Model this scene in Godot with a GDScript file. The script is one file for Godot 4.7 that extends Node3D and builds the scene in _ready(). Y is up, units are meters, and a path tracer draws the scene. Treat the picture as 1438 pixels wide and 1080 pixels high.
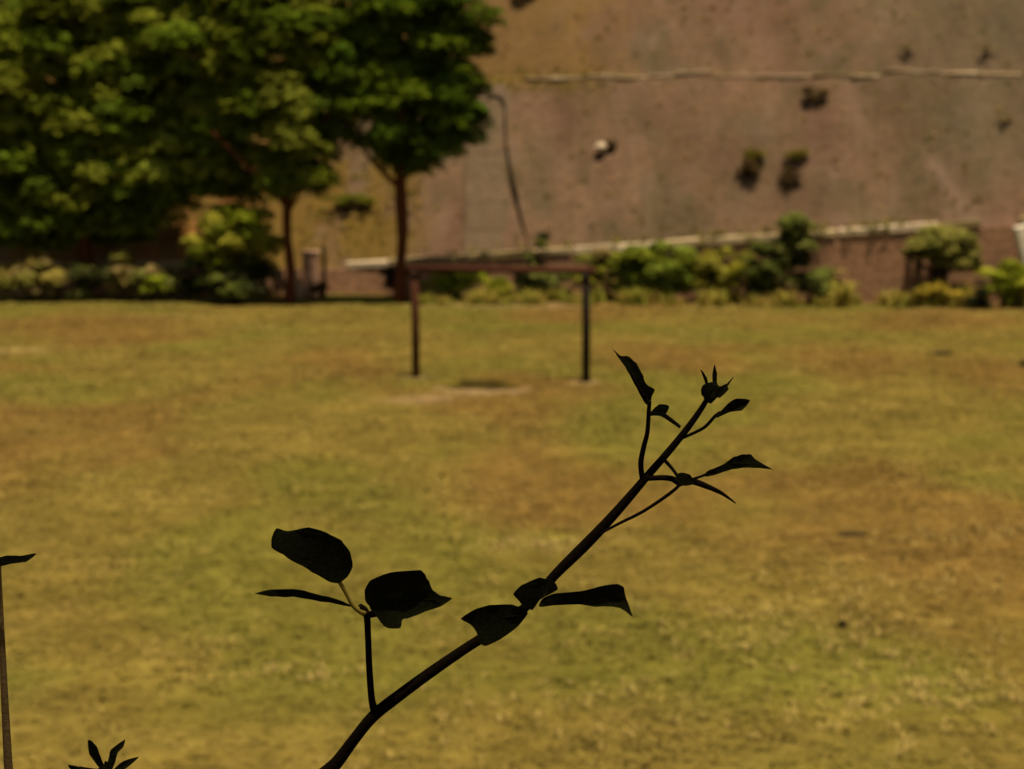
extends Node3D

var counts := {}
var rng := RandomNumberGenerator.new()
var patches := FastNoiseLite.new()
var fine := FastNoiseLite.new()
var hillnoise := FastNoiseLite.new()
var soft_grey: NoiseTexture2D
var grain: NoiseTexture2D
var bump: NoiseTexture2D
var sprig: Array
var sprig_long: Array
var tuft: ArrayMesh
var leaf_material: StandardMaterial3D


# ---------------------------------------------------------------- helpers
func numbered(parent: Node, called: String) -> String:
	var key := str(parent.get_instance_id()) + called
	var n: int = counts.get(key, 0)
	counts[key] = n + 1
	return called if n == 0 else "%s_%03d" % [called, n]


func place(o: Node3D, called: String, parent: Node) -> Node3D:
	o.name = numbered(parent, called)
	parent.add_child(o, true)
	return o


func tag(o: Node, label: String, category := "", group := "") -> Node:
	o.set_meta("label", label)
	if category != "":
		o.set_meta("category", category)
	if group != "":
		o.set_meta("group", group)
	return o


func thing(called: String, label: String, category: String, at := Vector3.ZERO, group := "") -> Node3D:
	var o := Node3D.new()
	o.position = at
	place(o, called, self)
	tag(o, label, category, group)
	return o


func obj(called: String, mesh: Mesh, m: Material, parent: Node = self) -> MeshInstance3D:
	var o := MeshInstance3D.new()
	o.mesh = mesh
	o.material_override = m
	place(o, called, parent)
	return o


func struct(called: String, mesh: Mesh, m: Material) -> MeshInstance3D:
	var o := obj(called, mesh, m)
	o.set_meta("kind", "structure")
	return o


func mat(c: Color, rough := 0.95, tex: Texture2D = null, scale := 1.0, bump_cm := 0.0, spec := 0.25) -> StandardMaterial3D:
	var m := StandardMaterial3D.new()
	m.albedo_color = c.linear_to_srgb()
	m.roughness = rough
	m.metallic_specular = spec
	if tex:
		m.albedo_texture = tex
	if tex or bump_cm > 0.0:
		m.uv1_triplanar = true
		m.uv1_world_triplanar = true
		m.uv1_scale = Vector3.ONE * scale
	if bump_cm > 0.0:
		m.heightmap_enabled = true
		m.heightmap_texture = bump
		m.heightmap_scale = bump_cm
	return m


func vmat(rough := 0.95, tex: Texture2D = null, scale := 1.0, bump_cm := 0.0, spec := 0.2) -> StandardMaterial3D:
	var m := mat(Color(1, 1, 1), rough, tex, scale, bump_cm, spec)
	m.vertex_color_use_as_albedo = true
	return m


func noise_tex(freq: float, oct: int, lo: float, hi: float, s: int, size := 512) -> NoiseTexture2D:
	var n := FastNoiseLite.new()
	n.seed = s
	n.noise_type = FastNoiseLite.TYPE_SIMPLEX_SMOOTH
	n.frequency = freq
	n.fractal_octaves = oct
	n.fractal_gain = 0.6
	var t := NoiseTexture2D.new()
	t.width = size
	t.height = size
	t.seamless = true
	t.noise = n
	var g := Gradient.new()
	g.set_color(0, Color(lo, lo, lo))
	g.set_color(1, Color(hi, hi, hi))
	t.color_ramp = g
	return t


func quad(st: SurfaceTool, a: Vector3, b: Vector3, c: Vector3, d: Vector3) -> void:
	for v in [a, b, c, a, c, d]:
		st.add_vertex(v)


func smooth_path(pts: Array, per := 4) -> Array:
	var out := []
	for i in pts.size() - 1:
		var p0 = pts[maxi(i - 1, 0)]
		var p1 = pts[i]
		var p2 = pts[i + 1]
		var p3 = pts[mini(i + 2, pts.size() - 1)]
		for k in per:
			out.append(p1.cubic_interpolate(p2, p0, p3, float(k) / per))
	out.append(pts[-1])
	return out


# A round stem along points (Vector3), with a radius at each point; knots makes it slightly uneven.
func tube(pts: Array, radii: Array, sides := 8, uneven := 0.0) -> ArrayMesh:
	var st := SurfaceTool.new()
	st.begin(Mesh.PRIMITIVE_TRIANGLES)
	st.set_smooth_group(0)
	var rings := []
	var side := Vector3(0.31, 0.17, 0.93)
	for i in pts.size():
		var t: Vector3 = (pts[mini(i + 1, pts.size() - 1)] - pts[maxi(i - 1, 0)]).normalized()
		var u := (side - t * side.dot(t)).normalized()
		var w := t.cross(u)
		var f := float(i) / maxf(pts.size() - 1, 1) * (radii.size() - 1)
		var r: float = lerpf(radii[int(f)], radii[mini(int(f) + 1, radii.size() - 1)], f - int(f))
		r *= 1.0 + uneven * (fine.get_noise_3dv(pts[i] * 60.0))
		var ring := []
		for k in sides:
			var a := TAU * k / sides
			ring.append(pts[i] + (u * cos(a) + w * sin(a)) * r)
		rings.append(ring)
		side = u
	for i in rings.size() - 1:
		for k in sides:
			var k2 := (k + 1) % sides
			quad(st, rings[i][k], rings[i + 1][k], rings[i + 1][k2], rings[i][k2])
	for e in [0, rings.size() - 1]:
		for k in sides:
			var k2 := (k + 1) % sides
			if e == 0:
				for v in [pts[0], rings[0][k], rings[0][k2]]: st.add_vertex(v)
			else:
				for v in [pts[-1], rings[-1][k2], rings[-1][k]]: st.add_vertex(v)
	st.index()
	st.generate_normals()
	return st.commit()


# A box with chamfered edges, its corners nudged so that it does not look machine made.
func block(size: Vector3, bevel: float, nudge := 0.0) -> ArrayMesh:
	var st := SurfaceTool.new()
	st.begin(Mesh.PRIMITIVE_TRIANGLES)
	st.set_smooth_group(-1)
	var h := size / 2.0
	var off := {}
	for x in [-1, 1]:
		for y in [-1, 1]:
			for z in [-1, 1]:
				off[Vector3i(x, y, z)] = Vector3(rng.randf_range(-1, 1), rng.randf_range(-1, 1), rng.randf_range(-1, 1)) * nudge
	var p := func(s: Vector3i, axis: int) -> Vector3:
		var v := Vector3(s) * (h - Vector3.ONE * bevel)
		v[axis] = s[axis] * h[axis]
		return v + off[s]
	for axis in 3:
		var b := (axis + 1) % 3
		var c := (axis + 2) % 3
		for s in [-1, 1]:
			var q := []
			for e in [[-1, -1], [1, -1], [1, 1], [-1, 1]]:
				var k := Vector3i.ZERO
				k[axis] = s
				k[b] = e[0]
				k[c] = e[1]
				q.append(p.call(k, axis))
			if s > 0:
				q.reverse()
			quad(st, q[0], q[1], q[2], q[3])
		for sb in [-1, 1]:
			for sc in [-1, 1]:
				var lo := Vector3i.ZERO
				lo[axis] = -1
				lo[b] = sb
				lo[c] = sc
				var hi := lo
				hi[axis] = 1
				var q := [p.call(lo, b), p.call(hi, b), p.call(hi, c), p.call(lo, c)]
				if sb * sc < 0:
					q.reverse()
				quad(st, q[0], q[1], q[2], q[3])
	for x in [-1, 1]:
		for y in [-1, 1]:
			for z in [-1, 1]:
				var k := Vector3i(x, y, z)
				var t := [p.call(k, 0), p.call(k, 1), p.call(k, 2)]
				if x * y * z > 0:
					t.reverse()
				for v in t: st.add_vertex(v)
	st.generate_normals()
	return st.commit()


# A rough stone: a sphere of few faces, pushed in and out.
func stone_mesh(size: Vector3, s: int) -> ArrayMesh:
	var n := FastNoiseLite.new()
	n.seed = s
	n.frequency = 0.9
	var st := SurfaceTool.new()
	st.begin(Mesh.PRIMITIVE_TRIANGLES)
	st.set_smooth_group(-1)
	var p := func(i: int, j: int) -> Vector3:
		var a := TAU * (i % 10) / 10.0
		var b := PI * j / 6.0 - PI / 2
		var d := Vector3(cos(a) * cos(b), sin(b), sin(a) * cos(b))
		return d * size * 0.5 * (1.0 + 0.45 * n.get_noise_3dv(d * 1.7))
	for i in 10:
		for j in 6:
			quad(st, p.call(i, j), p.call(i + 1, j), p.call(i + 1, j + 1), p.call(i, j + 1))
	st.generate_normals()
	return st.commit()


# ---------------------------------------------------------------- lie of the land
func zw(x: float) -> float:
	return -48.4 if x < -4.0 else -48.4 + (minf(x, 20.0) + 4.0) * 2.4 / 14.5


func yw(x: float) -> float:
	return 0.95 if x < -4.5 else minf(2.5, 0.95 + (x + 4.5) * 1.15 / 15.1)


func bank(z: float) -> float:
	return 2.35 * (1.0 - smoothstep(-0.6, 6.6, -z))


func ground_height(x: float, z: float) -> float:
	var y := bank(z) + 0.05 * patches.get_noise_2d(x * 2.0, z * 2.0) + 0.02 * fine.get_noise_2d(x * 6.0, z * 6.0)
	# the hollow worn in front of the goal: a steep lip on its far side
	var across := 1.0 - smoothstep(0.5, 0.85, absf(x + 0.55 + 0.15 * fine.get_noise_1d(z * 20.0)))
	var lip := -29.98 + 0.10 * fine.get_noise_1d(x * 14.0)
	y -= 0.12 * across * smoothstep(lip - 0.02, lip + 0.05, z) * (1.0 - smoothstep(-29.7, -28.6, z))
	return y


func bare(x: float, z: float) -> float:   # worn earth in the goal mouth
	var d := Vector2((x + 0.45) / 1.05, (z + 28.85) / 0.75).length() + 0.35 * fine.get_noise_2d(x * 9.0, z * 9.0)
	var e := Vector2((x + 1.65) / 1.1, (z + 27.7) / 0.55).length() + 0.5 * fine.get_noise_2d(x * 8.0, z * 8.0)
	var v := 0.45 * (1.0 - smoothstep(0.5, 1.2, Vector2((x - 0.3) / 2.6, (z + 45.0) / 1.3).length() + 0.4 * fine.get_noise_2d(x * 7.0, z * 7.0)))
	for f in [Vector2(-1.75, -30.49), Vector2(1.31, -29.63)]:
		v = maxf(v, 0.8 * (1.0 - smoothstep(0.15, 0.42, Vector2(x - f.x, z - f.y).length())))
	return maxf(maxf(v, 0.75 * (1.0 - smoothstep(0.5, 1.1, d))), 0.5 * (1.0 - smoothstep(0.4, 1.1, e)))


func lip_shade(x: float, z: float) -> float:   # shade under the hollow's far lip, painted as a dark strip
	var d := Vector2((x + 0.55 + 0.1 * fine.get_noise_1d(z * 30.0)) / 0.72, (z + 29.75 - 0.15 * fine.get_noise_1d(x * 16.0)) / 0.33).length()
	return 1.0 - smoothstep(0.75, 1.1, d)


# colour of the turf at a place: straw, olive and brown patches
func turf(x: float, z: float) -> Color:
	var a := patches.get_noise_2d(x * 3.2, z * 2.2)
	var b := patches.get_noise_2d(x * 7.0 + 300.0, z * 5.0)
	var c := patches.get_noise_2d(x * 2.6 - 500.0, z * 1.7 + 90.0)
	var straw := Color(0.168, 0.124, 0.0281)
	var olive := Color(0.122, 0.116, 0.0198)
	var brown := Color(0.164, 0.096, 0.0264)
	var green := 0.66 * smoothstep(-0.12, 0.4, a + 0.4 * b)
	green = maxf(green, 0.75 * exp(-pow((z + 12.6) / 1.0, 2.0)) * smoothstep(-0.5, 0.25, b + a))
	var col := straw.lerp(olive, green)
	col = col.lerp(brown, 0.75 * smoothstep(-0.02, 0.42, c - 0.3 * a))
	return tinted(col, 1.0 + 0.20 * fine.get_noise_2d(x * 24.0, z * 14.0) + 0.16 * b + 0.22 * smoothstep(0.15, 0.6, fine.get_noise_2d(x * 5.0 + 40.0, z * 9.0)))


func hill_point(x: float, d: float) -> Vector3:   # d: metres behind the foot of the slope
	var y0 := yw(x) - 0.2
	var yb := 6.3
	var d1 := (yb - y0) / 1.1
	var y := y0 + 1.1 * d
	if d > d1:
		y = yb + 0.08 * minf(d - d1, 0.9)
		if d > d1 + 0.9:
			y += 1.0 * minf(d - d1 - 0.9, 19.0)
	var rough := smoothstep(0.0, 0.8, d)
	y += rough * (0.26 * hillnoise.get_noise_2d(x * 1.6, d * 1.2) + 0.06 * hillnoise.get_noise_2d(x * 7.0 + 50.0, d * 5.0) + 0.035 * fine.get_noise_2d(x * 14.0, d * 12.0))
	# a shallow gully on the right
	var gx := 11.45 + (5.0 - y) * 0.5
	y -= rough * 0.10 * exp(-pow((x - gx) / 0.35, 2.0)) * (1.0 - smoothstep(4.0, 5.0, y))
	return Vector3(x, y, zw(x) - 0.22 - d)


func hill_color(p: Vector3, d: float) -> Color:
	var x := p.x
	var a := hillnoise.get_noise_2d(x * 2.0 + 700.0, d * 1.6)
	var b := hillnoise.get_noise_2d(x * 5.0 - 300.0, d * 4.0)
	var e := fine.get_noise_2d(x * 11.0, d * 10.0)
	var col := Color(0.132, 0.0832, 0.0512)
	col = col.lerp(Color(0.139, 0.0779, 0.0553), 0.6 * smoothstep(0.0, 0.5, a))
	col = col.lerp(Color(0.091, 0.0693, 0.0394), 0.8 * smoothstep(0.05, 0.5, -a + 0.5 * b))
	col = col.lerp(Color(0.177, 0.1149, 0.0903), 0.28 * smoothstep(0.2, 0.6, e + 0.4 * b))
	col = col.lerp(Color(0.066, 0.0456, 0.0276), 0.25 * smoothstep(0.2, 0.6, -e + 0.4 * b))
	# grey-olive ground to the upper right
	col = col.lerp(Color(0.091, 0.0722, 0.0447), 0.6 * smoothstep(9.5, 13.0, x + 2.5 * a) * smoothstep(2.5, 4.5, p.y))
	# dry grass that creeps down from the ledge by the tree, and the grassy foot behind the trees
	var ledge := exp(-pow((p.y - 6.2 - 0.5 * a) / 0.5, 2.0)) * (1.0 - smoothstep(1.2, 4.0, x + 2.0 * b))
	col = col.lerp(Color(0.116, 0.0826, 0.0202), 0.75 * ledge)
	col = col.lerp(Color(0.137, 0.0874, 0.0171), 0.8 * (1.0 - smoothstep(-3.4, -2.2, x + 1.0 * b)) * smoothstep(-0.35, 0.15, a + b + 0.15))
	col = col.lerp(Color(0.256, 0.1064, 0.0405), 0.8 * (1.0 - smoothstep(-8.5, -7.0, x)) * smoothstep(-16.0, -11.0, x) * smoothstep(-0.3, 0.2, b))
	# warmer earth on the upper left
	col = col.lerp(Color(0.150, 0.0893, 0.0323), 0.75 * (1.0 - smoothstep(1.0, 4.5, x + 3.0 * b)) * smoothstep(-16.0, -9.0, x + 3.0 * b) * smoothstep(5.8, 6.8, p.y))
	# stains
	col = tinted(col, 1.0 + 0.30 * hillnoise.get_noise_2d(x * 3.0 + 90.0, d * 1.5))
	# the pale streak of loose earth
	var gx := 11.45 + (5.0 - p.y) * 0.5
	col = col.lerp(Color(0.183, 0.1216, 0.0903), 0.6 * exp(-pow((x - gx + 0.25) / 0.22, 2.0)) * (1.0 - smoothstep(3.6, 4.3, p.y)))
	return col


# ---------------------------------------------------------------- small meshes
# A twig end of folded leaves, two triangles each: [vertices, normals, indices].
func make_sprig(leaves: int, narrow: float, s: int) -> Array:
	var r := RandomNumberGenerator.new()
	r.seed = s
	var verts := PackedVector3Array()
	var norms := PackedVector3Array()
	var idx := PackedInt32Array()
	for i in leaves:
		var a := TAU * (i + r.randf() * 0.7) / leaves
		var along := Vector3(cos(a), r.randf_range(-0.15, 0.75), sin(a)).normalized()
		var up := (Vector3.UP - along * along.y).normalized().rotated(along, r.randf_range(-0.7, 0.7))
		var side := along.cross(up).normalized() * narrow * 0.5
		var base := along * 0.12 + Vector3.UP * 0.2 * r.randf()
		var long := r.randf_range(0.75, 1.1)
		var n := verts.size()
		var fold := up * narrow * 0.14
		for v in [base, base + along * long * 0.45 - side + fold, base + along * long - up * long * 0.14, base + along * long * 0.45 + side + fold]:
			verts.append(v)
		for v in [up, (up + side).normalized(), up, (up - side).normalized()]:
			norms.append(v)
		for k in [0, 1, 2, 0, 2, 3]:
			idx.append(n + k)
	return [verts, norms, idx]


# Many copies of a twig end joined into one mesh.
func joined(shape: Array, where: Array, tints: Array, facing: Array) -> ArrayMesh:
	var verts := PackedVector3Array()
	var norms := PackedVector3Array()
	var cols := PackedColorArray()
	var idx := PackedInt32Array()
	var nv: int = shape[0].size()
	var ni: int = shape[2].size()
	var total := where.size()
	cols.resize(nv * total)
	idx.resize(ni * total)
	for i in total:
		var t: Transform3D = where[i]
		verts.append_array(t * (shape[0] as PackedVector3Array))
		var turned := Transform3D(t.basis.orthonormalized(), Vector3.ZERO) * (shape[1] as PackedVector3Array)
		var q: Vector3 = facing[i]
		for k in nv:
			norms.append((turned[k] * 0.55 + q * 0.75).normalized())
		var c: Color = tints[i]
		for k in nv:
			cols[i * nv + k] = c
		for k in ni:
			idx[i * ni + k] = shape[2][k] + i * nv
	var arrays := []
	arrays.resize(Mesh.ARRAY_MAX)
	arrays[Mesh.ARRAY_VERTEX] = verts
	arrays[Mesh.ARRAY_NORMAL] = norms
	arrays[Mesh.ARRAY_COLOR] = cols
	arrays[Mesh.ARRAY_INDEX] = idx
	var m := ArrayMesh.new()
	m.add_surface_from_arrays(Mesh.PRIMITIVE_TRIANGLES, arrays)
	return m


func make_tuft(blades: int, s: int) -> ArrayMesh:
	var r := RandomNumberGenerator.new()
	r.seed = s
	var st := SurfaceTool.new()
	st.begin(Mesh.PRIMITIVE_TRIANGLES)
	st.set_smooth_group(-1)
	for i in blades:
		var a := r.randf() * TAU
		var out := Vector3(cos(a), 0, sin(a))
		var side := Vector3(-out.z, 0, out.x) * r.randf_range(0.05, 0.09)
		var base := Vector3(r.randf_range(-0.4, 0.4), -0.05, r.randf_range(-0.4, 0.4))
		var h := r.randf_range(0.55, 1.1)
		var mid := base + out * 0.22 * h + Vector3.UP * h * 0.62
		var tip := base + out * r.randf_range(0.5, 1.0) * h + Vector3.UP * h * r.randf_range(0.7, 1.0)
		for v in [base - side, mid - side * 0.8, mid + side * 0.8, base - side, mid + side * 0.8, base + side, mid - side * 0.8, tip, mid + side * 0.8]: st.add_vertex(v)
	st.generate_normals()
	return st.commit()


func scatter(called: String, mesh: Mesh, m: Material, where: Array, tints: Array, parent: Node = self) -> MultiMeshInstance3D:
	var mm := MultiMesh.new()
	mm.transform_format = MultiMesh.TRANSFORM_3D
	mm.use_colors = true
	mm.mesh = mesh
	mm.instance_count = where.size()
	for i in where.size():
		mm.set_instance_transform(i, where[i])
		mm.set_instance_color(i, tints[i])
	var o := MultiMeshInstance3D.new()
	o.multimesh = mm
	o.material_override = m
	place(o, called, parent)
	return o


func ball(r: RandomNumberGenerator) -> Vector3:
	var y := r.randf_range(-1, 1)
	var a := r.randf() * TAU
	var k := sqrt(1.0 - y * y)
	return Vector3(cos(a) * k, y, sin(a) * k)


func tinted(c: Color, f: float) -> Color:
	return Color(c.r * f, c.g * f, c.b * f)


# Leaves gathered in clumps over a few ellipsoids [centre, radii, clumps]. Positions are in the parent's own axes.
func foliage(parent: Node, called: String, lumps: Array, clump_size: float, per_clump: int, leaf: float, colors: Array, s: int, shape := []) -> void:
	var r := RandomNumberGenerator.new()
	r.seed = s
	var where := []
	var tints := []
	var facing := []
	for l in lumps:
		var c: Vector3 = l[0]
		var e: Vector3 = l[1]
		for k in int(l[2]):
			var d := ball(r)
			var at := c + d * e * pow(r.randf_range(0.05, 1.0), 0.5) * 0.92
			var rc := clump_size * r.randf_range(0.6, 1.3)
			var col: Color = colors[r.randi() % colors.size()]
			col = tinted(col, r.randf_range(0.75, 1.25))
			var tilt := Vector3(r.randf_range(-0.4, 0.4), 1, r.randf_range(-0.4, 0.4)).normalized()
			for n in int(per_clump * rc * rc / (clump_size * clump_size)):
				var q := ball(r)
				if q.y < -0.25:
					q.y = -q.y
				q = q.normalized()
				var p := at + q * Vector3(rc, rc * 0.72, rc) * pow(r.randf_range(0.2, 1.0), 0.4)
				if p.y < 0.03:
					continue
				var up := (q * 0.55 + tilt + ball(r) * 0.5).normalized()
				var b := Basis(Quaternion(Vector3.UP, up)) * Basis(Vector3.UP, r.randf() * TAU)
				where.append(Transform3D(b.scaled_local(Vector3.ONE * leaf * r.randf_range(0.7, 1.3)), p))
				tints.append(tinted(col, r.randf_range(0.85, 1.15)))
				facing.append(q)
	obj(called, joined(sprig if shape.is_empty() else shape, where, tints, facing), leaf_material, parent).set_meta("kind", "stuff")


func shrub(called: String, label: String, category: String, at: Vector3, lumps: Array, clump: float, per: int, leaf: float, colors: Array, s: int, group := "", stems := 4, shape := []) -> Node3D:
	var o := thing(called, label, category, at, group)
	foliage(o, "foliage", lumps, clump, per, leaf, colors, s, shape)
	var r := RandomNumberGenerator.new()
	r.seed = s + 1
	for k in stems:
		var l = lumps[k % lumps.size()]
		var to: Vector3 = l[0] + Vector3(r.randf_range(-0.4, 0.4), r.randf_range(-0.1, 0.4), r.randf_range(-0.4, 0.4)) * l[1]
		var from := Vector3(r.randf_range(-0.12, 0.12), -0.06, r.randf_range(-0.08, 0.08))
		var mid: Vector3 = from.lerp(to, 0.5) + Vector3(r.randf_range(-0.1, 0.1), 0.05, r.randf_range(-0.1, 0.1))
		obj("stem", tube(smooth_path([from, mid, to], 3), [0.025, 0.012], 6), bark_dark, o)
	return o


var bark_dark: StandardMaterial3D
var bark_red: StandardMaterial3D


func V(x: float, y: float) -> Vector2:
	return Vector2(x, y)


# A leaf blade cut to an outline (centimetres), cupped about its long axis and a millimetre thick.
func blade(outline: Array, z: float, cup: float, droop: float) -> ArrayMesh:
	var c := Vector2.ZERO
	for q in outline: c += q / outline.size()
	var sxx := 0.0
	var syy := 0.0
	var sxy := 0.0
	for q in outline:
		sxx += (q.x - c.x) * (q.x - c.x)
		syy += (q.y - c.y) * (q.y - c.y)
		sxy += (q.x - c.x) * (q.y - c.y)
	var angle := 0.5 * atan2(2.0 * sxy, sxx - syy)
	var axis := Vector2(cos(angle), sin(angle))
	var closed := PackedVector2Array()
	var n := outline.size()
	for i in n:
		for k in 3:
			var tooth := Vector2(0.5, 0.5) * 0.14 * fine.get_noise_2d(outline[i].x * 50.0 + k * 400.0, outline[i].y * 50.0)
			closed.append(tooth + outline[i].cubic_interpolate(outline[(i + 1) % n], outline[(i + n - 1) % n].lerp(outline[i], 0.5), outline[(i + 2) % n].lerp(outline[(i + 1) % n], 0.5), k / 3.0))
	var tris := Geometry2D.triangulate_polygon(closed)
	if tris.is_empty():
		closed = PackedVector2Array(outline)
		tris = Geometry2D.triangulate_polygon(closed)
	var p := func(q: Vector2, side: float) -> Vector3:
		var d := q - c
		var u := d.dot(axis)
		var v := d.cross(axis)
		return Vector3(q.x, q.y, z + side * 0.05 + cup * v * v - droop * u + 0.08 * sin(u * 2.3)) * 0.01
	var st := SurfaceTool.new()
	st.begin(Mesh.PRIMITIVE_TRIANGLES)
	st.set_smooth_group(0)
	for i in range(0, tris.size(), 3):
		var a := closed[tris[i]]
		var b := closed[tris[i + 1]]
		var d := closed[tris[i + 2]]
		if (b - a).cross(d - a) > 0.0:
			var t := b
			b = d
			d = t
		st.set_smooth_group(1)
		for q in [a, b, d]: st.add_vertex(p.call(q, 1.0))
		st.set_smooth_group(2)
		for q in [a, d, b]: st.add_vertex(p.call(q, -1.0))
	st.set_smooth_group(3)
	for i in closed.size():
		var a := closed[i]
		var b := closed[(i + 1) % closed.size()]
		quad(st, p.call(a, 1.0), p.call(a, -1.0), p.call(b, -1.0), p.call(b, 1.0))
	st.generate_normals()
	return st.commit()


# the raised vein along the middle of a blade
func midrib(outline: Array, z: float) -> ArrayMesh:
	var c := Vector2.ZERO
	for q in outline: c += q / outline.size()
	var a: Vector2 = outline[0]
	var b := a
	for q in outline:
		if q.distance_to(a) > b.distance_to(a):
			b = q
	var pts := []
	for k in 6:
		var f := 0.04 + 0.88 * k / 5.0
		var q := a.lerp(b, f).lerp(c, 0.5 * sin(PI * f))
		if not Geometry2D.is_point_in_polygon(q, PackedVector2Array(outline)):
			return null
		pts.append(Vector3(q.x, q.y, z + 0.07) * 0.01)
	return tube(pts, [0.0011, 0.0008, 0.0004], 6)


func twig(flat: Array, z0: float, z1: float, radii: Array, uneven := 0.0) -> ArrayMesh:   # a stem through points in centimetres
	var pts := []
	for i in flat.size():
		pts.append(Vector3(flat[i].x, flat[i].y, lerpf(z0, z1, float(i) / (flat.size() - 1))) * 0.01)
	var rr := []
	for r in radii: rr.append(r * 0.01)
	return tube(smooth_path(pts, 4), rr, 8, uneven)


# ---------------------------------------------------------------- the scene
func _ready() -> void:
	var cam := Camera3D.new()
	var lens := CameraAttributesPhysical.new()
	lens.frustum_focal_length = 52.65
	lens.frustum_focus_distance = 1.63
	lens.exposure_aperture = 6.4
	lens.frustum_near = 0.05
	lens.frustum_far = 1500.0
	cam.attributes = lens
	cam.position = Vector3(0, 4, 0)
	cam.rotation_degrees = Vector3(-7.761, 0, 0)
	cam.fov = 25.67
	cam.near = 0.05
	cam.far = 1500.0
	cam.current = true
	cam.name = "camera"
	add_child(cam)

	var sky_look := ProceduralSkyMaterial.new()
	sky_look.sky_top_color = Color(0.56, 0.58, 0.60)
	sky_look.sky_horizon_color = Color(0.80, 0.78, 0.72)
	sky_look.sky_curve = 0.25
	sky_look.ground_bottom_color = Color(0.30, 0.25, 0.12)
	sky_look.ground_horizon_color = Color(0.55, 0.5, 0.4)
	sky_look.sun_angle_max = 8.0
	var sky := Sky.new()
	sky.sky_material = sky_look
	var env := Environment.new()
	env.background_mode = Environment.BG_SKY
	env.sky = sky
	env.background_energy_multiplier = 0.42
	env.tonemap_mode = Environment.TONE_MAPPER_LINEAR
	env.tonemap_exposure = 1.85
	env.sdfgi_enabled = true
	env.ssao_enabled = true
	env.ssil_enabled = true
	var we := WorldEnvironment.new()
	we.environment = env
	we.name = "world_environment"
	add_child(we)

	var sun := DirectionalLight3D.new()
	sun.name = "sun"
	sun.light_energy = 1.4
	sun.light_color = Color(1.0, 0.93, 0.80)
	sun.light_angular_distance = 0.5
	sun.shadow_enabled = true
	var to_sun := Vector3(0.10, 0.95, 0.18).normalized()
	sun.basis = Basis.looking_at(-to_sun, Vector3(0, 0, -1))
	add_child(sun)

	# ---- materials and noises
	rng.seed = 7
	patches.seed = 11
	patches.frequency = 0.05
	patches.fractal_octaves = 3
	fine.seed = 23
	fine.frequency = 0.09
	fine.fractal_octaves = 2
	hillnoise.seed = 31
	hillnoise.frequency = 0.12
	hillnoise.fractal_octaves = 4
	soft_grey = noise_tex(0.012, 5, 0.72, 1.0, 3)
	grain = noise_tex(0.03, 5, 0.55, 1.0, 5)
	bump = noise_tex(0.02, 5, 0.0, 1.0, 9)
	leaf_material = vmat(0.9, null, 1.0, 0.0, 0.12)
	leaf_material.backlight_enabled = true
	leaf_material.backlight = Color(0.8, 0.8, 0.8)
	bark_dark = mat(Color(0.030, 0.018, 0.008), 0.95, grain, 3.0, 0.6)
	bark_red = mat(Color(0.115, 0.036, 0.012), 0.95, grain, 2.0, 1.2)
	sprig = make_sprig(6, 0.48, 1)
	sprig_long = make_sprig(9, 0.24, 2)
	tuft = make_tuft(11, 3)

	build_ground()
	build_hill()
	build_wall()
	build_trees()
	build_bushes()
	build_goal()
	build_slope_things()
	build_field_details()
	build_foreground()


func lines(spans: Array) -> Array:
	var out := []
	for s in spans:
		var v: float = s[0]
		while v < s[1] - 0.0001:
			out.append(v)
			v += s[2]
	out.append(spans[-1][1])
	return out


func sheet(xs: Array, zs: Array, point: Callable, color: Callable) -> ArrayMesh:
	var verts := PackedVector3Array()
	var cols := PackedColorArray()
	var idx := PackedInt32Array()
	for z in zs:
		for x in xs:
			var p: Vector3 = (point as Callable).call(x, z)
			verts.append(p)
			cols.append((color as Callable).call(p, z))
	var w := xs.size()
	for j in zs.size() - 1:
		for i in w - 1:
			var a := j * w + i
			for k in [a, a + w, a + w + 1, a, a + w + 1, a + 1]: idx.append(k)
	var arrays := []
	arrays.resize(Mesh.ARRAY_MAX)
	arrays[Mesh.ARRAY_VERTEX] = verts
	arrays[Mesh.ARRAY_COLOR] = cols
	arrays[Mesh.ARRAY_INDEX] = idx
	var raw := ArrayMesh.new()
	raw.add_surface_from_arrays(Mesh.PRIMITIVE_TRIANGLES, arrays)
	var st := SurfaceTool.new()
	st.create_from(raw, 0)
	st.generate_normals()
	return st.commit()


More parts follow.
